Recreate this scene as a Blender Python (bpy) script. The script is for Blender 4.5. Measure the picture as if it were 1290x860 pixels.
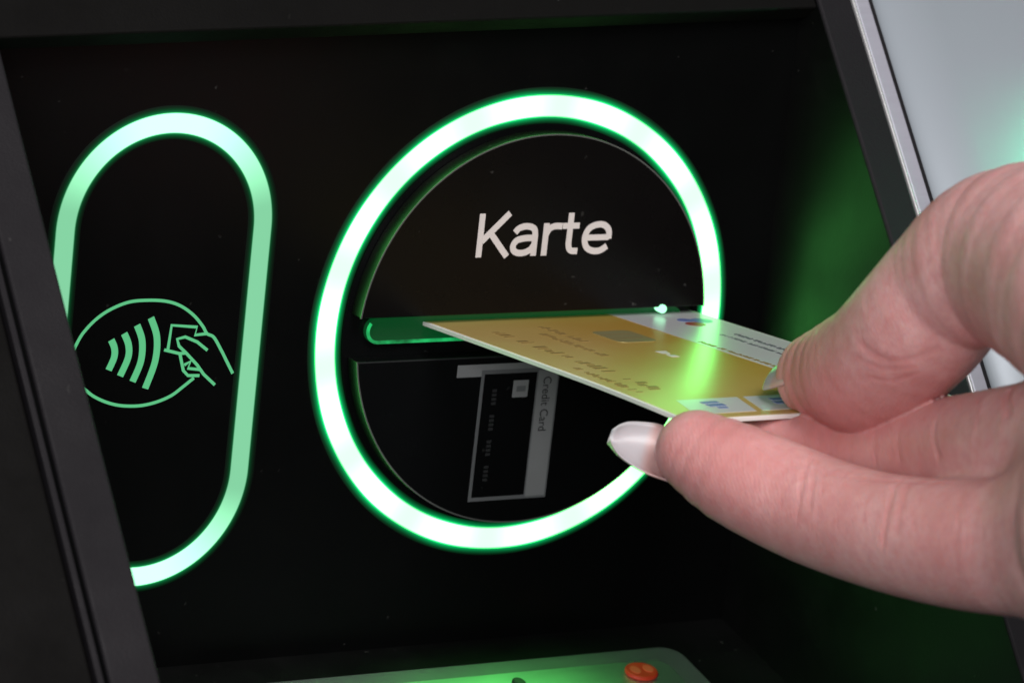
import bpy, bmesh, math, random
import numpy as np
from mathutils import Vector, Matrix

# ------------------------------------------------------------------ reset
for o in list(bpy.data.objects): bpy.data.objects.remove(o)
scene = bpy.context.scene
col = scene.collection
random.seed(4)
MM = 0.001                      # everything below is measured in millimetres

# ------------------------------------------------------------------ camera
RIGHT, VIEW, UP = [0.8576, -0.5026, 0.1093], [0.513, 0.8206, -0.2517], [0.0368, 0.272, 0.9616]
cam_d = bpy.data.cameras.new('camera'); cam = bpy.data.objects.new('camera', cam_d); col.objects.link(cam)
cam.matrix_world = Matrix(((RIGHT[0], UP[0], -VIEW[0], -347.49*MM), (RIGHT[1], UP[1], -VIEW[1], -553.11*MM),
                           (RIGHT[2], UP[2], -VIEW[2], 166.69*MM), (0, 0, 0, 1)))
cam_d.sensor_width = 36; cam_d.lens = 5002.0/1290*36
cam_d.clip_start = 0.02; cam_d.clip_end = 20
cam_d.dof.use_dof = True; cam_d.dof.focus_distance = 0.640; cam_d.dof.aperture_fstop = 32
scene.camera = cam

# ------------------------------------------------------------------ world, lamps, exposure
world = bpy.data.worlds.new('World'); scene.world = world; world.use_nodes = True
bg = world.node_tree.nodes['Background']; bg.inputs[0].default_value = (.95, .97, 1, 1); bg.inputs[1].default_value = .035
def area(name, loc, target, size, power, color):
    d = bpy.data.lights.new(name, 'AREA'); d.shape = 'DISK'; d.size = size*MM; d.energy = power; d.color = color
    o = bpy.data.objects.new(name, d); col.objects.link(o); o.location = Vector(loc)*MM
    o.rotation_euler = (Vector(target)-Vector(loc)).to_track_quat('-Z', 'Y').to_euler(); return o
area('ceiling_lamp', (-90, -640, 740), (20, -100, 0), 460, 7.0, (1, .96, .95))
area('front_left_light', (-560, -640, 330), (20, -100, 0), 420, 4.3, (1, .97, .98))  # unseen soft light from front left, added to brighten the palm side
scene.view_settings.view_transform = 'Standard'; scene.view_settings.look = 'None'
scene.view_settings.exposure = 0; scene.view_settings.gamma = 1; scene.view_settings.use_curve_mapping = False
scene.render.engine = 'CYCLES'

# ------------------------------------------------------------------ materials
def mat(name):
    m = bpy.data.materials.new(name); m.use_nodes = True
    nt = m.node_tree; b = nt.nodes['Principled BSDF']; return m, nt, b
def N(nt, kind, **kw):
    n = nt.nodes.new(kind)
    for k, v in kw.items(): setattr(n, k, v)
    return n
def L(nt, a, b): nt.links.new(a, b)
def mixc(nt, fac, a, b):
    n = N(nt, 'ShaderNodeMix', data_type='RGBA')
    if fac is not None: L(nt, fac, n.inputs['Factor'])
    for s, v in ((n.inputs['A'], a), (n.inputs['B'], b)):
        if hasattr(v, 'is_output'): L(nt, v, s)
        else: s.default_value = (*v, 1)
    return n.outputs['Result']
def ramp(nt, src, stops):
    n = N(nt, 'ShaderNodeValToRGB'); L(nt, src, n.inputs[0]); e = n.color_ramp.elements
    while len(e) < len(stops): e.new(.5)
    for i, (p, c) in enumerate(stops):
        e[i].position = p; e[i].color = (*c, 1) if len(c) == 3 else c
    return n.outputs[0]
def noise(nt, vec, scale, detail=4, rough=.55):
    n = N(nt, 'ShaderNodeTexNoise'); n.inputs['Scale'].default_value = scale; n.inputs['Detail'].default_value = detail
    n.inputs['Roughness'].default_value = rough; L(nt, vec, n.inputs['Vector']); return n.outputs['Fac']
def objco(nt): return N(nt, 'ShaderNodeTexCoord').outputs['Object']
def bump(nt, b, h, strength, dist):
    n = N(nt, 'ShaderNodeBump'); n.inputs['Strength'].default_value = strength; n.inputs['Distance'].default_value = dist
    L(nt, h, n.inputs['Height']); L(nt, n.outputs[0], b.inputs['Normal'])
def m_plastic(name, c, rough, spec, grain, dust=0., gscale=2600):
    m, nt, b = mat(name); co = objco(nt)
    n = noise(nt, co, 45, 5)
    base = mixc(nt, n, tuple(v*.8 for v in c), tuple(v*1.2 for v in c))
    if dust:
        s = noise(nt, co, 620, 2, .4); f = ramp(nt, s, [(0, (0,)*3), (.73, (0,)*3), (.80, (1,)*3)])
        s2 = noise(nt, co, 60, 3); f2 = ramp(nt, s2, [(.45, (0,)*3), (.7, (dust,)*3)])
        mu = N(nt, 'ShaderNodeMath', operation='MULTIPLY'); L(nt, f, mu.inputs[0]); L(nt, f2, mu.inputs[1])
        base = mixc(nt, mu.outputs[0], base, (.16, .16, .15))
    L(nt, base, b.inputs['Base Color'])
    r = ramp(nt, noise(nt, co, 80, 6, .65), [(.3, (rough*.85,)*3), (.7, (min(1, rough*1.15),)*3)])
    L(nt, r, b.inputs['Roughness']); b.inputs['Specular IOR Level'].default_value = spec
    if grain: bump(nt, b, noise(nt, co, gscale, 3), grain, .0002)
    return m
PANEL = m_plastic('panel_black', (.0016, .0018, .0018), .32, .2, .05, .3)
WALL = m_plastic('wall_black', (.0016, .0018, .0018), .42, .38, .12, .35)
BEZEL = m_plastic('bezel_charcoal', (.0095, .0084, .0104), .65, .2, .35, .25)
COVER = m_plastic('cover_black', (.0028, .0026, .0024), .7, .1, .35, .2)
DISC = m_plastic('disc_black', (.0035, .003, .003), .28, .18, .05, .35)
DISC2 = m_plastic('lower_disc_black', (.0025, .0028, .003), .25, .25, .05, .35)
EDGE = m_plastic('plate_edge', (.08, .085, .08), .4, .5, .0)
WHITE_INK = m_plastic('white_ink', (.62, .58, .57), .5, .3, .1)
GREY_INK = m_plastic('grey_ink', (.12, .125, .13), .45, .3, .1)
MID_INK = m_plastic('mid_grey_ink', (.22, .225, .23), .45, .3, .1)
DARK_INK = m_plastic('dark_ink', (.016, .017, .018), .45, .3, .1)
FAINT_INK = m_plastic('faint_ink', (.022, .023, .024), .45, .3, .1)
RED_KEY = m_plastic('red_plastic', (.55, .04, .01), .5, .5, .1)
RED_MARK = m_plastic('pale_red_mark', (.70, .13, .05), .5, .5, .0)
KEY_BLACK = m_plastic('key_black', (.012, .013, .013), .35, .5, .1)
def m_metal(name, c, rough, metallic, amp=.04):
    m, nt, b = mat(name); co = objco(nt)
    mp = N(nt, 'ShaderNodeMapping'); mp.inputs['Scale'].default_value = (.03, 1, .03); L(nt, co, mp.inputs[0])
    n = noise(nt, mp.outputs[0], 3000, 4)
    L(nt, mixc(nt, n, tuple(v*(1-amp) for v in c), tuple(v*(1+amp) for v in c)), b.inputs['Base Color'])
    L(nt, ramp(nt, n, [(.2, (rough*(1-4*amp),)*3), (.8, (rough*(1+4*amp),)*3)]), b.inputs['Roughness'])
    b.inputs['Metallic'].default_value = metallic; return m
SILVER = m_metal('silver_paint', (.46, .46, .53), .42, .35)
SILVER2 = m_metal('silver_fascia', (.39, .435, .48), .5, .2, .004)
CHROME = m_metal('bright_edge', (.85, .85, .86), .25, .6)
FIELD = m_metal('key_field_metal', (.58, .70, .64), .34, .95)
STEEL = m_metal('keypad_steel', (.26, .30, .29), .4, .8)

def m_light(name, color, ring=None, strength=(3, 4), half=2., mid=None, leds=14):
    """Light guide: emission is strongest along its core and falls off to saturated green rims, widened to imitate bloom."""
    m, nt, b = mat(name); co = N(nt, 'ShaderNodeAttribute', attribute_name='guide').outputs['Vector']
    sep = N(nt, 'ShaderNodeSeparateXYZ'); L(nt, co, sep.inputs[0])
    core = ramp(nt, sep.outputs[0], [(0, (1,)*3), (.52, (1,)*3), (.60, (.10,)*3), (.72, (.03,)*3), (.86, (.008,)*3), (1, (.0,)*3)])  # low outer stops stretch the green rim into a bloom-like halo
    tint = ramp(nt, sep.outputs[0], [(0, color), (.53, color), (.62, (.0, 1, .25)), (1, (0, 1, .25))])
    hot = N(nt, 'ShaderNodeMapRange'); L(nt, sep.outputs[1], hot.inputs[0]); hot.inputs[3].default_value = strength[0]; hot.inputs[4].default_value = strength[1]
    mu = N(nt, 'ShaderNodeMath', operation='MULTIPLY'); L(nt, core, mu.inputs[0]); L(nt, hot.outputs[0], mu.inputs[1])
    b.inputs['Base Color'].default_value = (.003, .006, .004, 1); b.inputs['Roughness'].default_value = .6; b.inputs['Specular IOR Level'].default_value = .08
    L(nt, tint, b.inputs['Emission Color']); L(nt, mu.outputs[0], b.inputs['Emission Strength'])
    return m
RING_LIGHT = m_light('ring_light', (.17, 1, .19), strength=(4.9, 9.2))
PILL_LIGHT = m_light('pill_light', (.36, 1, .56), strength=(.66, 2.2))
def m_emit(name, c, s):
    m, nt, b = mat(name); b.inputs['Base Color'].default_value = (.003, .004, .003, 1)
    b.inputs['Emission Color'].default_value = (*c, 1); b.inputs['Emission Strength'].default_value = s; return m
SYMBOL = m_emit('lit_symbol', (.2, 1, .43), .52)
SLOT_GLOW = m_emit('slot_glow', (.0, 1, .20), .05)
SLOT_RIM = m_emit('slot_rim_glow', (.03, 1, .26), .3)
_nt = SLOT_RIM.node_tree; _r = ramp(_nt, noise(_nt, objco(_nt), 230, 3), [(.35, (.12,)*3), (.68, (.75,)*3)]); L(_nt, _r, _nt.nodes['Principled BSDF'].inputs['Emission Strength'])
ADDED_GREEN = m_emit('added_green', (.05, 1, .45), 34)  # emission of the unseen green source added beside the fascia
LED = m_emit('slot_led', (.35, 1, .55), 2.0)

# ------------------------------------------------------------------ mesh helpers (millimetres in, metres out)
def link(name, me, m=None, parent=None, smooth=False):
    o = bpy.data.objects.new(name, me); col.objects.link(o)
    if m: me.materials.append(m)
    if parent: o.parent = parent
    if smooth:
        for p in me.polygons: p.use_smooth = True
    return o
def mesh(name, verts, faces):
    me = bpy.data.meshes.new(name); me.from_pydata([Vector(v)*MM for v in verts], [], faces); me.update(); return me
def from_bm(name, bm, m, parent, smooth=False):
    bmesh.ops.recalc_face_normals(bm, faces=bm.faces)
    me = bpy.data.meshes.new(name); bm.to_mesh(me); bm.free(); return link(name, me, m, parent, smooth)
def bevel(bm, w, seg=2):
    bmesh.ops.bevel(bm, geom=[e for e in bm.edges if len(e.link_faces) == 2 and e.calc_face_angle(0) > .5], offset=w*MM, segments=seg, affect='EDGES', profile=.5, clamp_overlap=True)
def prism(poly, f0, f1):
    """closed outline poly (list of 2-D), f0/f1 map a 2-D point to the two 3-D end faces"""
    bm = bmesh.new(); a = [bm.verts.new(Vector(f0(*q))*MM) for q in poly]; b = [bm.verts.new(Vector(f1(*q))*MM) for q in poly]
    n = len(poly); bm.faces.new(a); bm.faces.new(b[::-1])
    for i in range(n): bm.faces.new((a[i], a[(i+1) % n], b[(i+1) % n], b[i]))
    bmesh.ops.recalc_face_normals(bm, faces=bm.faces)
    return bm
def slab(name, poly, y0, y1, m, parent, bv=0, smooth=False):
    """flat piece parallel to the back panel, from depth y0 (far) to y1 (near)"""
    bm = prism(poly, lambda x, z: (x, y0, z), lambda x, z: (x, y1, z))
    if bv: bevel(bm, bv)
    return from_bm(name, bm, m, parent, smooth)
def ribbon(pts, w, closed=False):
    n = len(pts); a, b = [], []
    for i in range(n):
        p0 = pts[(i-1) % n] if closed or i else pts[i]; p1 = pts[(i+1) % n] if closed or i < n-1 else pts[i]
        t = Vector((p1[0]-p0[0], p1[1]-p0[1])).normalized(); k = Vector((-t.y, t.x))*w/2; p = Vector(pts[i])
        a.append(p+k); b.append(p-k)
    return a, b
def smooth_line(pts, k=6):
    out = []; n = len(pts)
    for i in range(n-1):
        p0, p1, p2, p3 = (Vector(pts[max(0, min(n-1, j))]) for j in (i-1, i, i+1, i+2))
        for s in range(k):
            t = s/k; out.append(.5*((2*p1)+(p2-p0)*t+(2*p0-5*p1+4*p2-p3)*t*t+(3*p1-p0-3*p2+p3)*t**3))
    out.append(Vector(pts[-1])); return [tuple(q) for q in out]
def stroke(name, pts, w, y0, y1, m, parent):
    a, b = ribbon(pts, w); n = len(a)
    vs = [(p.x, y0, p.y) for p in a]+[(p.x, y0, p.y) for p in b]+[(p.x, y1, p.y) for p in a]+[(p.x, y1, p.y) for p in b]
    f = []
    for i in range(n-1):
        f += [(2*n+i, 2*n+i+1, 3*n+i+1, 3*n+i), (i, i+1, 2*n+i+1, 2*n+i), (n+i+1, n+i, 3*n+i, 3*n+i+1)]
    f += [(0, 2*n, 3*n, n), (n-1, 2*n-1, 4*n-1, 3*n-1)]
    me = mesh(name, vs, f); o = link(name, me, m, parent); bm = bmesh.new(); bm.from_mesh(me); bmesh.ops.recalc_face_normals(bm, faces=bm.faces); bm.to_mesh(me); bm.free(); return o
def guide(name, centre, half, dome, m, parent, hot):
    """domed light guide swept along a closed centre line on the panel; stores its own across/along coordinates"""
    K = 16; n = len(centre); vs, att = [], []
    for i, p in enumerate(centre):
        p0, p1 = centre[i-1], centre[(i+1) % n]; t = Vector((p1[0]-p0[0], p1[1]-p0[1])).normalized(); k = Vector((-t.y, t.x))
        for j in range(K+1):
            u = -1+2*j/K; q = Vector(p)+k*u*half; vs.append((q.x, -.05-dome*math.sqrt(max(0, 1-u**4)), q.y)); att.append((abs(u), hot(i/n, p), 0))
    f = [(i*(K+1)+j, i*(K+1)+j+1, ((i+1) % n)*(K+1)+j+1, ((i+1) % n)*(K+1)+j) for i in range(n) for j in range(K)]
    me = mesh(name, vs, f); a = me.attributes.new('guide', 'FLOAT_VECTOR', 'POINT'); a.data.foreach_set('vector', [c for t in att for c in t])
    o = link(name, me, m, parent, True); bm = bmesh.new(); bm.from_mesh(me); bmesh.ops.recalc_face_normals(bm, faces=bm.faces)
    if sum(q.normal.y for q in bm.faces) > 0: bmesh.ops.reverse_faces(bm, faces=bm.faces)
    bm.to_mesh(me); bm.free(); return o
def box(name, x0, x1, y0, y1, z0, z1, m, parent, bv=0):
    return slab(name, [(x0, z0), (x1, z0), (x1, z1), (x0, z1)], y1, y0, m, parent, bv)
def arc(cx, cz, r, a0, a1, n): return [(cx+r*math.cos(math.radians(a0+(a1-a0)*i/n)), cz+r*math.sin(math.radians(a0+(a1-a0)*i/n))) for i in range(n+1)]
def lettering(name, text, x, z, width, height, y, m, parent, rot=0, spacing=1.0):
    """writing as thin raised ink; width and height in millimetres"""
    c = bpy.data.curves.new(name, 'FONT'); c.body = text; c.size = 1; c.extrude = 0; c.space_character = spacing
    o = bpy.data.objects.new(name, c); col.objects.link(o); dg = bpy.context.evaluated_depsgraph_get(); me = bpy.data.meshes.new_from_object(o.evaluated_get(dg))
    bpy.data.objects.remove(o); xs = [v.co.x for v in me.vertices]; ys = [v.co.y for v in me.vertices]
    sx, sy = width/(max(xs)-min(xs)), height; ca, sa = math.cos(rot), math.sin(rot); x0 = min(xs)
    for v in me.vertices:
        a, b = (v.co.x-x0)*sx, v.co.y*sy; v.co = Vector((x+a*ca-b*sa, y, z+a*sa+b*ca))*MM
    return link(name, me, m, parent)
def empty(name, loc=(0, 0, 0)):
    o = bpy.data.objects.new(name, None); o.empty_display_size = .02; col.objects.link(o); o.location = Vector(loc)*MM; return o
def tag(o, label, cat): o['label'] = label; o['category'] = cat

# ================================================================== cash machine
atm = empty('cash_machine')
tag(atm, 'black cash machine with green glowing card slot, contactless reader and keypad shelf', 'cash machine')

# the sloped front plane of the machine: origin O, running down along DN, facing M
O = Vector((0, -3.5, 57)); DN = Vector((0, -.6454, -.7638)); MN = Vector((0, -.7638, .6454))
def front(x, s, h=0): return O+Vector((x, 0, 0))+DN*s+MN*h

# --- recess
box('back_panel', -112, 56, 0, 4, -66, 66, PANEL, atm)
def side_wall(x_of, thick):
    # cheek of the recess between back panel and sloped front
    pr = [(2, 64), (2, -90), (-112, -90), (-112, -70.5), (-3.2, 58.2)]
    bm = prism(pr, lambda y, z: (x_of(z), y, z), lambda y, z: (x_of(z)+thick, y, z)); return from_bm('side_wall', bm, WALL, atm)
side_wall(lambda z: 49.0, 6.5)
side_wall(lambda z: -103.6-.03*z, -6.5)
shelf_z = lambda y: -56.6+.20*y
bm = prism([(0, shelf_z(0)), (-104, shelf_z(-104)), (-104, -84), (0, -84)], lambda y, z: (-104, y, z), lambda y, z: (49.5, y, z)); from_bm('shelf', bm, WALL, atm)

# --- sloped bezel: two side strips and a top strip
def strip(name, xa, xb, s0, s1, h0, h1, m, bv=.4, lean=0.):
    bm = bmesh.new(); v = []
    for s in (s0, s1):
        k = lean*(s-60)
        for x, h in ((xa+k, h0), (xa+k, h1), (xb+k, h1), (xb+k, h0)): v.append(bm.verts.new(front(x, s, h)*MM))
    for f in ((0, 1, 2, 3), (7, 6, 5, 4), (0, 4, 5, 1), (1, 5, 6, 2), (2, 6, 7, 3), (3, 7, 4, 0)): bm.faces.new([v[i] for i in f])
    bmesh.ops.recalc_face_normals(bm, faces=bm.faces)
    if bv: bevel(bm, bv, 3)
    return from_bm(name, bm, m, atm)
strip('bezel_strip', 49, 56.0, -40, 170, .05, 1.2, BEZEL, .5)
strip('bezel_strip', -103.4, -111.2, -40, 170, .05, 1.2, BEZEL, .5, .03)
strip('bezel_strip', -111.75, -112.75, -40, 170, -3, .5, BEZEL, .15, .03)
strip('side_cover', -113.3, -190, -60, 190, -4, .2, COVER, .5, .03)
bm = bmesh.new()
vs = [bm.verts.new(front(x, s, h)*MM) for h in (-4, .2) for x, s in ((-108, 8.0), (49.3, 1.6), (49.3, -45), (-108, -45))]
for f in ((0, 1, 2, 3), (7, 6, 5, 4), (0, 4, 5, 1), (1, 5, 6, 2), (2, 6, 7, 3), (3, 7, 4, 0)): bm.faces.new([vs[i] for i in f])
bmesh.ops.recalc_face_normals(bm, faces=bm.faces); bevel(bm, .5, 3); from_bm('bezel_top', bm, COVER, atm)

# --- silver surround on the right
strip('chrome_edge', 56.15, 56.75, -40, 170, -2, 1.25, CHROME, .2)
strip('trim_strip', 56.85, 59.9, -40, 170, -2, 1.0, SILVER, .3)
prof = [(61.0, -2.5)]+[(61.0+11*(1-math.cos(t)), -.4+4.0*math.sin(t)) for t in [i/12*math.pi/2 for i in range(13)]]+[(90, 3.7), (240, 3.9), (240, -2.5)]
bm = prism(prof, lambda x, h: front(x, -60, h), lambda x, h: front(x, 190, h)); from_bm('fascia', bm, SILVER2, atm, True)
strip('groove_shade_strip', 59.95, 60.9, -40, 170, -3, .7, BEZEL, .2)  # dark strip laid in the groove to stand for its shade

strip('added_green_lamp', 95, 99, 24, 46, 3.8, 11, ADDED_GREEN, .8)  # added emitter out of view, tints the silver fascia green
# --- card reader
reader = slab('card_reader', arc(0, 0, 35.0, 0, 360, 96)[:-1], 0, -.6, DISC2, atm)
TAU = 2*math.pi
circ = [(38.0*math.cos(TAU*i/280), 38.0*math.sin(TAU*i/280)) for i in range(280)]
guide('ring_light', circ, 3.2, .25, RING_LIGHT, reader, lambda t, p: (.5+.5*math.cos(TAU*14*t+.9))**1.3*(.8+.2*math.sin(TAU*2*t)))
R0 = 34.0
def half(name, z_edge, up, m):
    a = math.degrees(math.asin(z_edge/R0))
    poly = arc(0, 0, R0, a, 180-a, 64) if up else arc(0, 0, R0, 180-a, 360+a, 64)
    o = slab(name, poly, -.6, -4.0, m, reader, .22)
    # thin paler line along the plate edge
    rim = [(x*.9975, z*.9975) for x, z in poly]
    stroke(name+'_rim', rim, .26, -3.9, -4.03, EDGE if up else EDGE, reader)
    return o
half('upper_plate', 3.2, True, DISC)
half('lower_plate', -4.2, False, DISC2)
stroke('plate_edge_line', [(-33.6, -4.35), (33.4, -4.35)], .22, -3.9, -4.03, FAINT_INK, reader)
# slot between the halves: black mouth frame, glowing throat, rims
def stad(x0, x1, z0, z1, n=12):
    r = (z1-z0)/2; c = (z0+z1)/2; return arc(x1-r, c, r, -90, 90, n)+arc(x0+r, c, r, 90, 270, n)
so, si = stad(-31.2, 31.2, -1.9, 2.6), stad(-30.3, 30.3, -1.1, 1.9)
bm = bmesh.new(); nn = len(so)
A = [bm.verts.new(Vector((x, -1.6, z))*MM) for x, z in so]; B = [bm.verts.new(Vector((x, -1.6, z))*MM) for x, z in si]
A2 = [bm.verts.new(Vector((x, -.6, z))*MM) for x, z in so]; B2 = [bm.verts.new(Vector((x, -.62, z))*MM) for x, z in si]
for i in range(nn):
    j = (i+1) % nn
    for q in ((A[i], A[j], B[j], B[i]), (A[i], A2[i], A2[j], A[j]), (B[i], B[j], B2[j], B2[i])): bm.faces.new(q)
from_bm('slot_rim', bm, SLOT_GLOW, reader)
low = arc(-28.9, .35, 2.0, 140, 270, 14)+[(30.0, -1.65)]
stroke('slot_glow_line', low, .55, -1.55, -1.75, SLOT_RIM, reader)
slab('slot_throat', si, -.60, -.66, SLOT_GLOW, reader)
slab('slot_led', arc(25.2, 3.0, .75, 0, 360, 16)[:-1], -2.6, -4.6, LED, reader, .2)
KARTE = [[(.7, 0), (.7, 7.5)], [(1.0, 2.7), (6.0, 7.5)], [(2.7, 4.0), (6.2, 0)],
         [(11.35, 0), (11.35, 3.7)], [(11.35, 3.5), (11.0, 4.7), (9.6, 5.15), (8.1, 4.85), (7.35, 4.1)], [(11.35, 3.1), (9.4, 3.1), (7.8, 2.7), (7.2, 1.6), (7.8, .75), (9.2, .55), (10.6, 1.05), (11.35, 2.0)],
         [(13.4, 0), (13.4, 5.6)], [(13.4, 3.5), (14.0, 4.6), (15.1, 5.05), (16.5, 5.0)],
         [(18.1, 7.3), (18.1, 3.5), (18.15, 1.6), (18.7, .75), (20.0, .62)], [(16.6, 5.05), (19.9, 5.05)],
         [(21.1, 2.9), (26.0, 2.9)], [(26.0, 2.6), (25.85, 4.1), (24.9, 5.0), (23.5, 5.15), (21.9, 4.5), (21.2, 2.9), (21.7, 1.3), (23.0, .6), (24.5, .6), (25.8, 1.35)]]
word = empty('lettering'); word.parent = reader
for k, pts in enumerate(KARTE):
    straight = len(pts) == 2
    stroke('letter_stroke', [(x-13.4, z+13.1) for x, z in (pts if straight else smooth_line(pts))], (1.02 if abs(pts[0][1]-pts[1][1]) < .1 and straight else 1.10), -3.99, -4.05-.004*k, WHITE_INK, word)
# pictogram on the lower plate: slot bar and card
pc = lambda name, x0, x1, z0, z1, y, m: slab(name, [(x0, z0), (x1, z0), (x1, z1), (x0, z1)], y+.03, y, m, reader)
pc('pictogram_slot', -14.3, 13.0, -7.7, -5.55, -4.05, MID_INK)
pc('pictogram_card', -9.5, 5.9, -29.8, -6.6, -4.10, GREY_INK)
pc('pictogram_face', -8.9, 1.45, -29.1, -7.3, -4.15, DISC2)
pc('pictogram_stripe', 1.75, 5.6, -29.4, -7.0, -4.15, MID_INK)
pc('pictogram_chip', -3.1, -.1, -11.6, -8.6, -4.20, MID_INK)
pc('pictogram_chip_contact', -2.4, -.6, -10.6, -9.6, -4.24, GREY_INK)
for k in range(4):
    for j in range(4): pc('pictogram_digit', -7.1, -6.2, -10.0-4.5*k-.75*j-.5, -10.0-4.5*k-.75*j, -4.20, FAINT_INK)
lettering('pictogram_lettering', 'Credit Card', 2.85, -8.2, 9.6, 2.3, -4.20, DARK_INK, reader, -math.pi/2)

# --- contactless reader
tap = slab('contactless_reader', stad(-71-16, -69.1+17.5, -2.3-20, -2.3+20, 24) if False else arc(-69.1, 18.0, 17.0, 0, 180, 40)+arc(-69.1, -22.7, 17.0, 180, 360, 40), 0, -.12, PANEL, atm)
rc, zt, zb = 17.45, 18.2, -22.8
cl = []
for i in range(80): cl.append((-69.1+rc*math.cos(math.pi*i/80), zt+rc*math.sin(math.pi*i/80)))
for i in range(70): cl.append((-69.1-rc, zt+(zb-zt)*i/70))
for i in range(80): cl.append((-69.1-rc*math.cos(math.pi*i/80), zb-rc*math.sin(math.pi*i/80)))
for i in range(70): cl.append((-69.1+rc, zb+(zt-zb)*i/70))
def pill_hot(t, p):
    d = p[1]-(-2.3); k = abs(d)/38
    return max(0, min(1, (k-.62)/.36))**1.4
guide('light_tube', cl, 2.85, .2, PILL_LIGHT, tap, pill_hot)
SYM = {'oval': [[-83.11, -0.65], [-82.01, 1.44], [-79.95, 3.66], [-77.52, 5.25], [-74.38, 6.37], [-71.14, 6.57], [-67.83, 6.31], [-65.12, 5.45], [-62.64, 3.82], [-60.79, 1.9], [-59.89, 0.62], [-58.59, -0.05], [-57.02, -2.29], [-55.82, -4.22], [-54.53, -6.31]], 'oval2': [[-83.11, -0.65], [-83.72, -2.77], [-83.3, -4.93], [-82.07, -6.82], [-80.68, -7.96], [-79.12, -9.11], [-76.74, -10.21], [-74.07, -10.89], [-70.77, -11.05], [-67.85, -10.56], [-65.3, -9.59], [-63.44, -8.27], [-61.52, -6.79]], 'a1': [[-76.89, 0.18], [-76.2, -1.23], [-76.13, -2.77], [-76.91, -4.83]], 'a2': [[-74.7, 1.17], [-73.78, -0.71], [-73.64, -2.87], [-74.79, -5.91]], 'a3': [[-72.54, 2.47], [-71.41, -0.18], [-71.32, -3.58], [-72.48, -6.94]], 'a4': [[-70.2, 3.62], [-68.84, 0.34], [-68.78, -3.69], [-70.13, -8.19]], 'h1': [[-66.69, -2.07], [-66.39, 2.25], [-61.77, 1.78], [-62.04, 0.45], [-59.89, 0.62]], 'h2': [[-59.54, -2.19], [-61.52, -0.72], [-63.77, 0.21], [-65.17, -0.11], [-64.72, -1.31], [-63.34, -2.51], [-61.14, -4.62], [-59.81, -6.24], [-57.61, -8.12]], 'h3': [[-67.31, -1.83], [-64.5, -2.56], [-63.34, -2.51]], 'h4': [[-64.42, -2.68], [-63.55, -5.46], [-62.63, -6.34], [-60.56, -6.43]], 'h5': [[-63.47, -4.53], [-62.37, -3.95], [-62.75, -5.12], [-60.45, -5.43]]}
for k, pts in SYM.items():
    w = 1.12 if k[0] == 'a' else .5
    stroke('symbol_wave' if k[0] == 'a' else ('symbol_oval' if k[0] == 'o' else 'symbol_hand'), smooth_line(pts) if k[0] in 'ao' else pts, w, -.13, -.22, SYMBOL, tap)

# --- keypad on the shelf
pad = empty('keypad'); pad.parent = atm
def on_shelf(x, y, h): return (x, y, shelf_z(y)+h)
def shelf_piece(name, poly, h0, h1, m, bv, parent):
    bm = prism(poly, lambda x, y: on_shelf(x, y, h0), lambda x, y: on_shelf(x, y, h1)); 
    if bv: bevel(bm, bv, 3)
    return from_bm(name, bm, m, parent)
def rrect(x0, x1, y0, y1, r, n=6):
    return [q for c in ((x1-r, y1-r, 0), (x0+r, y1-r, 90), (x0+r, y0+r, 180), (x1-r, y0+r, 270)) for q in arc(c[0], c[1], r, c[2], c[2]+90, n)]
shelf_piece('keypad_plate', rrect(-52, 33.0, -96, -9.5, 4), 0, 1.6, STEEL, .6, pad)
shelf_piece('key_field', rrect(-46, 28.0, -92, -13.6, 3), 1.6, 1.66, FIELD, 0, pad)
for r in range(4):
    for c in range(4):
        x, y = -36+c*18.5, -34-r*17
        k = shelf_piece('key', rrect(x-7, x+7, y-6, y+6, 1.6, 4), 1.66, 4.2, STEEL, .8, pad)
rb = [(21.0+3.1*math.cos(t*TAU/24), -17.6+2.6*math.sin(t*TAU/24)) for t in range(24)]
red = shelf_piece('cancel_button', rb, 1.66, 2.5, RED_KEY, .4, pad)
for dx in (-1.3, 1.3):
    shelf_piece('cancel_mark', [(21.0+dx+.9*math.cos(t*TAU/12), -17.6+1.2*math.sin(t*TAU/12)) for t in range(12)], 2.5, 2.6, RED_MARK, 0, red)
for kx in (-4.5,):
    shelf_piece('dark_nub', [(kx+1.2*math.cos(t*TAU/16), -19.0+1.4*math.sin(t*TAU/16)) for t in range(16)], 1.66, 3.4, KEY_BLACK, .4, pad)  # unlit black nub standing in for a key's dark edge

# ================================================================== bank card
card = empty('bank_card', (-20, 4.5, 0.55))
tag(card, 'gold bank card with white strip, half pushed into the glowing card slot', 'bank card')
CL, CW = 85.6, 54.0
TA = math.atan2(7.0, 74.0)
def cpt(a, b, h=0):
    """a across, b along from the inserted end, h above the face; the card bows a little where the fingers press it"""
    z = -.7*max(0, (b-48)/37)**2*(1-.25*a/54)
    return (a, -(b*math.cos(TA))-h*math.sin(TA), b*math.sin(TA)+z+h*math.cos(TA))
def card_piece(name, poly, h0, h1, m, parent, sub=True, bv=0):
    bm = prism(poly, lambda a, b: (a, b, h0), lambda a, b: (a, b, h1))
    if bv: bevel(bm, bv, 2)
    if sub:
        for k in range(1, 17):
            bmesh.ops.bisect_plane(bm, geom=bm.verts[:]+bm.edges[:]+bm.faces[:], plane_co=Vector((0, k*5, 0))*MM, plane_no=(0, 1, 0))
    for v in bm.verts: v.co = Vector(cpt(*(v.co/MM)))*MM
    bmesh.ops.recalc_face_normals(bm, faces=bm.faces)
    me = bpy.data.meshes.new(name); bm.to_mesh(me); bm.free(); return link(name, me, m, parent)
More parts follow.
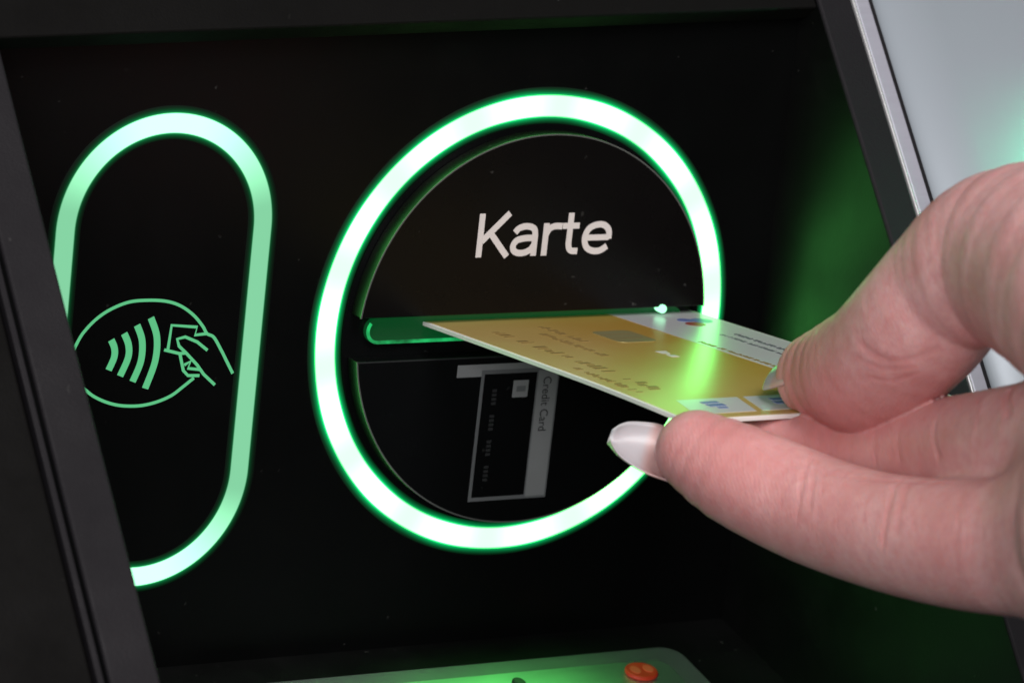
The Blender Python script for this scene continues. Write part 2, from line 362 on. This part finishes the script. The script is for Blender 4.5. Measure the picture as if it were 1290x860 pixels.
def m_card(name, c0, c1, rough=.4):
    m, nt, b = mat(name); co = objco(nt); sp = N(nt, 'ShaderNodeSeparateXYZ'); L(nt, co, sp.inputs[0])
    mr = N(nt, 'ShaderNodeMapRange'); L(nt, sp.outputs[0], mr.inputs[0]); mr.inputs[2].default_value = .05
    n = noise(nt, co, 55, 4); ad = N(nt, 'ShaderNodeMath', operation='MULTIPLY_ADD'); L(nt, n, ad.inputs[0]); ad.inputs[1].default_value = .5; L(nt, mr.outputs[0], ad.inputs[2])
    L(nt, ramp(nt, ad.outputs[0], [(.2, c0), (1.2, c1)]), b.inputs['Base Color']); b.inputs['Roughness'].default_value = rough
    b.inputs['Specular IOR Level'].default_value = .6; b.inputs['Coat Weight'].default_value = 1; b.inputs['Coat Roughness'].default_value = .28
    bump(nt, b, noise(nt, co, 160, 3), .06, .0004); return m
GOLD = m_card('card_gold', (.64, .475, .17), (.50, .285, .04))
CARD_WHITE = m_card('card_white', (.66, .66, .66), (.6, .6, .62))
CARD_EDGE = m_plastic('card_edge', (.78, .78, .74), .4, .4, .05)
CHIP = m_metal('chip_contacts', (.46, .42, .2), .38, .6)
INK_BROWN = m_plastic('card_ink_brown', (.22, .15, .05), .4, .4, 0)
INK_BLUE = m_plastic('card_ink_blue', (.12, .16, .36), .4, .4, 0)
INK_RED = m_plastic('card_ink_red', (.25, .02, .03), .4, .4, 0)
INK_GREY = m_plastic('card_ink_grey', (.10, .11, .12), .4, .4, 0)
card_piece('card_body', rrect(0, CW, 0, CL, 3.2), -.38, .34, CARD_EDGE, card, bv=.08)
def rr2(a0, a1, b0, b1, r=2.6, n=5): return rrect(a0, a1, b0, b1, r, n)
card_piece('card_face', rr2(.5, CW-.5, .5, CL-.5, 2.8), .34, .38, GOLD, card)
card_piece('white_strip', rr2(36.6, CW-.5, .6, 60, 1.0), .38, .42, CARD_WHITE, card)
def quad(a0, a1, b0, b1, sk=0): return [(a0, b0), (a1, b0), (a1+sk, b1), (a0+sk, b1)]
card_piece('white_patch', quad(6.0, 17.2, 73.5, 82.6, -2.4), .38, .42, CARD_WHITE, card)
card_piece('white_patch', quad(18.4, 31, 73.5, 82.6, -2.4), .38, .42, CARD_WHITE, card)
chip = card_piece('chip', rr2(23.5, 31.0, 20, 30, 1.5), .38, .46, CHIP, card)
for b in (23, 26.5): card_piece('chip_gap', quad(23.6, 30.9, b, b+.25), .46, .47, INK_BROWN, chip, False)
def print_row(a, b0, b1, hgt, ink, fill=.8, parent=card, h=.38):
    b = b0
    while b < b1:
        w = random.uniform(.35, .95)*hgt*.55
        if random.random() < fill:
            lo = random.choice((0, 0, .25)); hi = random.choice((1, 1, .8, .55))
            card_piece('embossed_mark', quad(a+lo*hgt, a+hi*hgt, b, min(b1, b+w)), h, h+.06, ink, parent, False)
        b += w+.22*hgt
for k in range(4): print_row(6.3, 17+k*13, 27+k*13, 2.4, INK_BROWN)
print_row(13.6, 20, 40, 1.5, INK_BROWN); print_row(17.0, 14, 30, 1.7, INK_BROWN); print_row(2.6, 48, 68, 1.6, INK_BROWN)
print_row(25.0, 38, 43, 2.0, CARD_WHITE, .95)
print_row(47.6, 27, 52, 1.1, INK_GREY, .9, h=.42); print_row(45.0, 27, 50, .9, INK_GREY, .85, h=.42); print_row(37.3, 32, 55, .9, INK_BROWN, .9, h=.42)
for (ca, cb, rr_, ik) in ((49.6, 14.5, 2.0, INK_BLUE), (46.6, 17.2, 1.8, INK_RED), (46.9, 13.6, 1.5, INK_BLUE)):
    card_piece('logo_mark', [(ca+rr_*math.cos(t*TAU/14), cb+rr_*math.sin(t*TAU/14)) for t in range(14)], .42, .45+.01*rr_, ik, card, False)
print_row(9.0, 75.5, 80, 3.0, INK_BLUE, .8, h=.42); print_row(21, 75.5, 80, 3.0, INK_BLUE, .7, h=.42)

# ================================================================== hand (one continuous skin grown from a distance field)
CH = {'middle': [[-17.97, -81.68, 3.5, 6.3], [-14.65, -87.94, 1.77, 7.7], [-10.03, -97.41, 0.16, 8.2], [-7.87, -106.09, 0.12, 8.3], [-6.2, -116.54, 1.23, 8.6], [-4.31, -128.01, 3.44, 9.2], [-2.62, -139.09, 6.52, 9.8], [0.73, -154.07, 12.18, 11.5]], 'index': [[-3.61, -75.91, -0.08, 6.5], [6.77, -88.74, 3.09, 7.7], [9.11, -106.56, 9.36, 8.4], [7.42, -126.41, 16.67, 9.2], [9.2, -142.95, 22.01, 11.5]], 'ring': [[18.22, -84.21, -10.45, 6.8], [19.09, -95.11, -8.47, 7.6], [19.37, -110.01, -4.83, 8.4], [15.78, -127.05, -0.16, 9.0], [13.02, -145.99, 3.99, 11]], 'little': [[31.05, -81.91, -12.56, 5.8], [31.28, -93.59, -10.43, 6.5], [29.85, -108.59, -6.64, 7.2], [23.67, -135.66, -0.24, 10]], 'thumb': [[5.37, -78.6, 13.41, 6.9], [4.85, -89.2, 17.52, 9.3], [4.33, -95.1, 21.1, 9.9], [4.39, -102.55, 28.71, 10.4], [5.75, -106.4, 34.81, 10.4], [6.97, -111.86, 39.35, 11.6], [9.39, -119.64, 42.76, 14.0], [6.67, -144.59, 43.29, 17.5], [7.05, -162.56, 37.1, 21]], 'palm': [[2.2, -157.47, 12.06, 15], [5.1, -160.9, 18.69, 20], [-3.04, -194.94, 30.16, 24], [-20.93, -241.24, 41.39, 27], [-43.46, -290.51, 53.34, 30]], 'palm2': [[14.01, -139.08, 20.57, 12.5], [11.32, -157.72, 21.87, 20], [-3.04, -194.94, 30.16, 24]], 'palm3': [[17.21, -142.92, 2.66, 12], [12.83, -161.48, 12.68, 20], [-3.07, -195.22, 29.19, 23]], 'thenar': [[-4.71, -161.7, 15.95, 12.5], [-1.68, -168.99, 26.16, 18]]}
PADS = [('thumb', [4.2, -90.43, 16.16, 6.8]), ('thumb', [7.87, -110.59, 41.37, 9])]
CREASES = [([[-11.01, -101.01, 7.99], [-13.89, -103.53, 6.26], [-15.44, -105.49, 3.93], [-16.18, -106.37, 1.21]], 0.4, 0.16), ([[-10.59, -102.04, 8.04], [-13.92, -106.12, 5.86], [-15.46, -108.2, 2.97]], 0.4, 0.14), ([[-7.78, -118.65, 10.19], [-11.67, -121.93, 8.36], [-13.44, -123.87, 5.53], [-13.93, -124.42, 2.77]], 0.4, 0.17), ([[-8.56, -121.8, 10.51], [-12.02, -125.16, 8.23], [-13.37, -126.51, 5.44]], 0.5, 0.12), ([[-5.86, -102.42, 25.91], [-5.14, -104.67, 24.83], [-3.92, -107.07, 24.39], [-2.04, -110.13, 25.55], [0.03, -112.7, 27.64]], 0.6, 0.16), ([[2.64, -126.86, 25.46], [0.5, -129.45, 24.79], [-0.89, -131.87, 23.82]], 0.6, 0.6), ([[-0.34, -87.39, 7.33], [-0.81, -89.0, 5.97]], 0.5, 0.25), ([[1.22, -113.16, 16.91], [-0.09, -115.02, 14.88], [-0.58, -117.33, 12.85]], 0.5, 0.3), ([[-11.16, -104.97, 7.77], [-13.99, -108.76, 5.49], [-15.36, -110.23, 2.41]], 0.3, 0.06), ([[-14.67, -100.07, 6.44], [-16.29, -102.27, 3.56], [-16.77, -103.25, 1.46]], 0.3, 0.05), ([[-12.11, -117.44, 7.54], [-13.95, -119.31, 4.67]], 0.3, 0.05), ([[-10.19, -126.75, 10.4], [-12.85, -129.71, 6.81]], 0.3, 0.07), ([[-8.51, -134.21, 13.27], [-11.72, -137.97, 10.02], [-12.47, -138.61, 6.79]], 0.35, 0.07), ([[-4.15, -103.18, 20.86], [-2.24, -106.47, 21.13], [-0.69, -109.79, 23.23]], 0.3, 0.12), ([[-5.59, -101.58, 23.48], [-4.01, -105.54, 22.86], [-1.58, -109.8, 24.23]], 0.3, 0.12), ([[2.72, -120.8, 22.72], [-0.79, -125.54, 20.74]], 0.3, 0.15), ([[1.38, -104.52, 12.09], [0.67, -107.02, 8.98]], 0.3, 0.15), ([[1.29, -99.08, 9.82], [0.79, -101.34, 6.59]], 0.3, 0.1), ([[-16.08, -93.37, 8.11], [-13.58, -100.4, 7.09], [-11.11, -108.96, 7.81], [-8.44, -118.63, 9.98], [-6.49, -128.78, 12.84]], 0.4, 0.35)]
def seg_d(P, a, b, ra, rb):
    a, b = np.array(a), np.array(b); ab = b-a; t = np.clip(((P-a)@ab)/(ab@ab), 0, 1)
    return np.linalg.norm(P-a-t[..., None]*ab, axis=-1)-(ra+(rb-ra)*t)
def smin(a, b, k):
    h = np.clip(.5+.5*(b-a)/k, 0, 1); return b+(a-b)*h-k*h*(1-h)
def chain(P, c, k):
    """tapered limb through the joints c (x, y, z, radius), rounded between them by a spline"""
    c = np.array(c); n = len(c); q = []
    for i in range(n-1):
        p0, p1, p2, p3 = (c[max(0, min(n-1, m))] for m in (i-1, i, i+1, i+2))
        for t in (0, 1/3, 2/3): q.append(.5*(2*p1+(p2-p0)*t+(2*p0-5*p1+4*p2-p3)*t*t+(3*p1-p0-3*p2+p3)*t**3))
    q.append(c[-1]); d = None
    for a, b in zip(q[:-1], q[1:]):
        s = seg_d(P, a[:3], b[:3], a[3], b[3]); d = s if d is None else np.minimum(d, s)
    return d
def card_slab(P):
    q = P-np.array((-20, 4.5, .55)); b = -q[..., 1]*math.cos(TA)+q[..., 2]*math.sin(TA); h = q[..., 1]*math.sin(TA)*1+q[..., 2]*math.cos(TA)
    z = -.7*np.maximum(0, (b-48)/37)**2*(1-.25*q[..., 0]/54); h = h-z
    return np.maximum(np.maximum(np.abs(h)-.42, np.abs(q[..., 0]-27)-27), b-CL)
def hand_sdf(P, creases=True):
    d = {}
    for k in ('middle', 'index', 'ring', 'little', 'thumb'):
        d[k] = chain(P, CH[k], 2.0)
        for kk, q in PADS:
            if kk == k: d[k] = smin(d[k], np.linalg.norm(P-np.array(q[:3]), axis=-1)-q[3], 4.0)
    pm = smin(chain(P, CH['palm'], 4), smin(chain(P, CH['palm2'], 4), chain(P, CH['palm3'], 4), 5), 5)
    f = smin(d['middle'], d['index'], 3.0); f = smin(f, d['ring'], .9); f = smin(f, d['little'], .9)
    f = smin(f, pm, 6); f = smin(f, d['thumb'], .25); f = smin(f, chain(P, CH['thenar'], 3), 1.6)
    cs = card_slab(P); k = .5; f = -smin(-f, cs, k)
    if creases:
        for pts, w, dep in CREASES:
            a = np.array(pts); dd = None
            for q, r in zip(a[:-1], a[1:]):
                s = seg_d(P, q, r, 0, 0); dd = s if dd is None else np.minimum(dd, s)
            f = f+dep*np.exp(-(dd/w)**2)
    return f
def surface_nets(lo, hi, h, fn):
    ax = [np.arange(lo[i], hi[i]+h, h) for i in range(3)]; n = [len(a) for a in ax]
    C = 4; cax = [a[::C]+h*(C-1)/2 for a in ax]; cg = np.stack(np.meshgrid(*cax, indexing='ij'), -1).astype(np.float32)
    cf = fn(cg).astype(np.float32); F = np.repeat(np.repeat(np.repeat(cf, C, 0), C, 1), C, 2)[:n[0], :n[1], :n[2]].copy()
    near = np.argwhere(np.abs(F) < h*C*1.5)
    for k in range(0, len(near), 400000):
        q = near[k:k+400000]; F[tuple(q.T)] = fn((np.array(lo)+q*h).astype(np.float32))
    S = F < 0
    c = [S[i:n[0]-1+i, j:n[1]-1+j, k:n[2]-1+k] for i in (0, 1) for j in (0, 1) for k in (0, 1)]
    cnt = sum(x.astype(np.int8) for x in c); act = (cnt > 0) & (cnt < 8)
    idx = -np.ones(act.shape, np.int64); I = np.argwhere(act); idx[act] = np.arange(len(I))
    acc = np.zeros((len(I), 3)); num = np.zeros(len(I)); cor = [(i, j, k) for i in (0, 1) for j in (0, 1) for k in (0, 1)]
    for a in range(8):
        for b in range(a+1, 8):
            A, B = np.array(cor[a]), np.array(cor[b])
            if np.abs(A-B).sum() != 1: continue
            fa = F[tuple((I+A).T)]; fb = F[tuple((I+B).T)]; m = (fa < 0) != (fb < 0); t = np.where(m, fa/np.where(m, fa-fb, 1), 0)
            acc += np.where(m[:, None], A+(B-A)*t[:, None], 0); num += m
    V = np.array(lo)+(I+acc/num[:, None])*h
    Q = []
    for d in range(3):
        u, v = [(1, 2), (2, 0), (0, 1)][d]
        s0 = [slice(None)]*3; s1 = [slice(None)]*3; s0[d] = slice(0, -1); s1[d] = slice(1, None)
        a, b = S[tuple(s0)], S[tuple(s1)]; E = np.argwhere(a != b); E = E[(E[:, u] > 0) & (E[:, v] > 0) & (E[:, u] < n[u]-1) & (E[:, v] < n[v]-1)]
        du = np.zeros(3, int); dv = np.zeros(3, int); du[u] = 1; dv[v] = 1
        q = np.stack([idx[tuple((E-du-dv).T)], idx[tuple((E-dv).T)], idx[tuple(E.T)], idx[tuple((E-du).T)]], 1)
        inside = S[tuple(E.T)]; q[~inside] = q[~inside][:, ::-1]; Q.append(q)
    Q = np.concatenate(Q); return V, Q[(Q >= 0).all(1)]
V, Q = surface_nets((-32, -200, -30), (72, -62, 62), .42, lambda q: hand_sdf(q, False))
# one projection step onto the field for a clean surface
for _ in range(2):
    e = .25; g = np.stack([(hand_sdf(V+np.eye(3)[i]*e)-hand_sdf(V-np.eye(3)[i]*e))/(2*e) for i in range(3)], 1)
    gl = np.maximum((g*g).sum(1), .2); V = V-g*np.clip(hand_sdf(V)/gl, -.4, .4)[:, None]
hand = empty('hand', (0, -150, 0))
tag(hand, 'bare hand with long pale nails pinching the bank card between thumb and fingers', 'hand')
V2 = V-np.array((0, -150, 0))
me = bpy.data.meshes.new('skin'); me.from_pydata((V2*MM).tolist(), [], Q.tolist()); me.update()
# natural redness of the skin: finger pads, thumb tip and the bottoms of the creases
red = np.zeros(len(V))
for c, r, w in [([-19.78, -91.19, 4.56], 15, 0.5), ([3.74, -88.63, 13.15], 13, 1.0), ([-12.47, -111.79, 3.95], 8, 0.35), ([9.36, -100.33, 26.2], 10, 0.5), ([-10.92, -135.85, 8.11], 9, 0.3), ([4.53, -110.14, 12.18], 14, 0.45)]: red = np.maximum(red, w*np.exp(-(np.linalg.norm(V-np.array(c), axis=1)/r)**2))
for pts, w, dep in CREASES:
    a = np.array(pts)
    for q, r in zip(a[:-1], a[1:]): red = np.maximum(red, .4*np.exp(-(np.abs(seg_d(V, q, r, 0, 0))/(1.3*w+.3))**2))
at = me.attributes.new('blush', 'FLOAT', 'POINT'); at.data.foreach_set('value', red.astype(np.float32))
def m_skin():
    m, nt, b = mat('skin'); co = objco(nt); at = N(nt, 'ShaderNodeAttribute', attribute_name='blush').outputs['Fac']
    base = mixc(nt, ramp(nt, noise(nt, co, 120, 5, .6), [(.32, (0,)*3), (.68, (1,)*3)]), (.60, .31, .295), (.72, .43, .415))
    base = mixc(nt, ramp(nt, noise(nt, co, 520, 4, .65), [(.42, (0,)*3), (.72, (.55,)*3)]), base, (.60, .24, .24))
    base = mixc(nt, at, base, (.57, .19, .185))
    L(nt, base, b.inputs['Base Color'])
    b.inputs['Subsurface Weight'].default_value = .55; b.inputs['Subsurface Radius'].default_value = (1, .35, .2); b.inputs['Subsurface Scale'].default_value = .0012
    L(nt, ramp(nt, noise(nt, co, 300, 4), [(.3, (.42,)*3), (.7, (.58,)*3)]), b.inputs['Roughness']); b.inputs['Specular IOR Level'].default_value = .35
    # fine skin lines: two crossed, distorted wave fields plus pores
    hs = []
    for rot, sc in (((.3, .5, .9), 1500), ((1.1, -.4, .2), 1250)):
        mp = N(nt, 'ShaderNodeMapping'); mp.inputs['Rotation'].default_value = rot; L(nt, co, mp.inputs[0])
        w = N(nt, 'ShaderNodeTexWave'); w.inputs['Scale'].default_value = sc/3; w.inputs['Distortion'].default_value = 7; w.inputs['Detail'].default_value = 3; w.inputs['Detail Scale'].default_value = 1.4
        L(nt, mp.outputs[0], w.inputs[0]); hs.append(w.outputs['Fac'])
    a = N(nt, 'ShaderNodeMath', operation='ADD'); L(nt, hs[0], a.inputs[0]); L(nt, hs[1], a.inputs[1])
    a2 = N(nt, 'ShaderNodeMath', operation='ADD'); L(nt, a.outputs[0], a2.inputs[0]); L(nt, noise(nt, co, 1500, 5, .7), a2.inputs[1])
    bump(nt, b, a2.outputs[0], .11, .0003); return m
skin = link('skin', me, m_skin(), hand, True)
def m_nail():
    m, nt, b = mat('nail'); co = objco(nt)
    t = N(nt, 'ShaderNodeAttribute', attribute_name='along').outputs['Fac']
    bed = mixc(nt, noise(nt, co, 200, 3), (.52, .33, .315), (.58, .39, .375))
    L(nt, mixc(nt, ramp(nt, t, [(.50, (0,)*3), (.60, (1,)*3)]), bed, (.47, .44, .46)), b.inputs['Base Color'])
    b.inputs['Roughness'].default_value = .34; b.inputs['Subsurface Weight'].default_value = .3; b.inputs['Subsurface Radius'].default_value = (1, .5, .4); b.inputs['Subsurface Scale'].default_value = .001
    b.inputs['Coat Weight'].default_value = .1; return m
NAIL = m_nail()
def nail(name, root, tip, dorsal, width, curve, thick=.5, taper=.72, droop=1.2):
    """arched nail plate from root to tip; dorsal is the way its face looks"""
    root, tip, dorsal = Vector(root), Vector(tip), Vector(dorsal); ax = tip-root; Ln = ax.length; ax.normalize(); dorsal = (dorsal-ax*dorsal.dot(ax)).normalized(); sd = ax.cross(dorsal)
    nu, nv = 14, 12; vs = []
    for lay in (0, 1):
        for i in range(nu+1):
            t = i/nu; w = width/2*(1-(1-taper)*max(0, (t-.45)/.55)**1.5)
            if t > .8: w *= math.sqrt(max(.02, 1-((t-.8)/.2)**2*.86))
            w *= min(1, .75+t*1.2)
            for j in range(nv+1):
                u = -1+2*j/nv
                p = root+ax*(t*Ln)+sd*(w*math.sin(u*1.15)/math.sin(1.15))+dorsal*(curve*(math.cos(u*1.15)-1)-droop*t*t-(thick*(1-.45*t) if lay else 0))
                vs.append(p-Vector((0, -150, 0)))
    f = []; W = nv+1; M = (nu+1)*W
    for i in range(nu):
        for j in range(nv):
            a = i*W+j; f.append((a, a+1, a+W+1, a+W)); f.append((M+a, M+a+W, M+a+W+1, M+a+1))
    for i in range(nu): f += [(i*W, i*W+W, M+i*W+W, M+i*W), (i*W+nv, M+i*W+nv, M+i*W+W+nv, i*W+W+nv)]
    for j in range(nv): f += [(j, M+j, M+j+1, j+1), (nu*W+j, nu*W+j+1, M+nu*W+j+1, M+nu*W+j)]
    me = mesh(name, vs, f); at = me.attributes.new('along', 'FLOAT', 'POINT'); at.data.foreach_set('value', [(k % M)//W/nu for k in range(len(vs))])
    o = link(name, me, NAIL, hand, True); bm = bmesh.new(); bm.from_mesh(me); bmesh.ops.recalc_face_normals(bm, faces=bm.faces); bm.to_mesh(me); bm.free(); return o
for args in [([-16.35, -77.94, -0.9], [-27.46, -71.31, 2.06], [0.227, 0.503, -0.837], 10.2, 3.4, 0.5, 0.5, 0.2), ([1.93, -80.07, 17.52], [3.73, -68.11, 12.49], [-0.275, 0.823, 0.454], 11.0, 3.0, 0.45, 0.8, 0.5)]: nail('nail', *args)
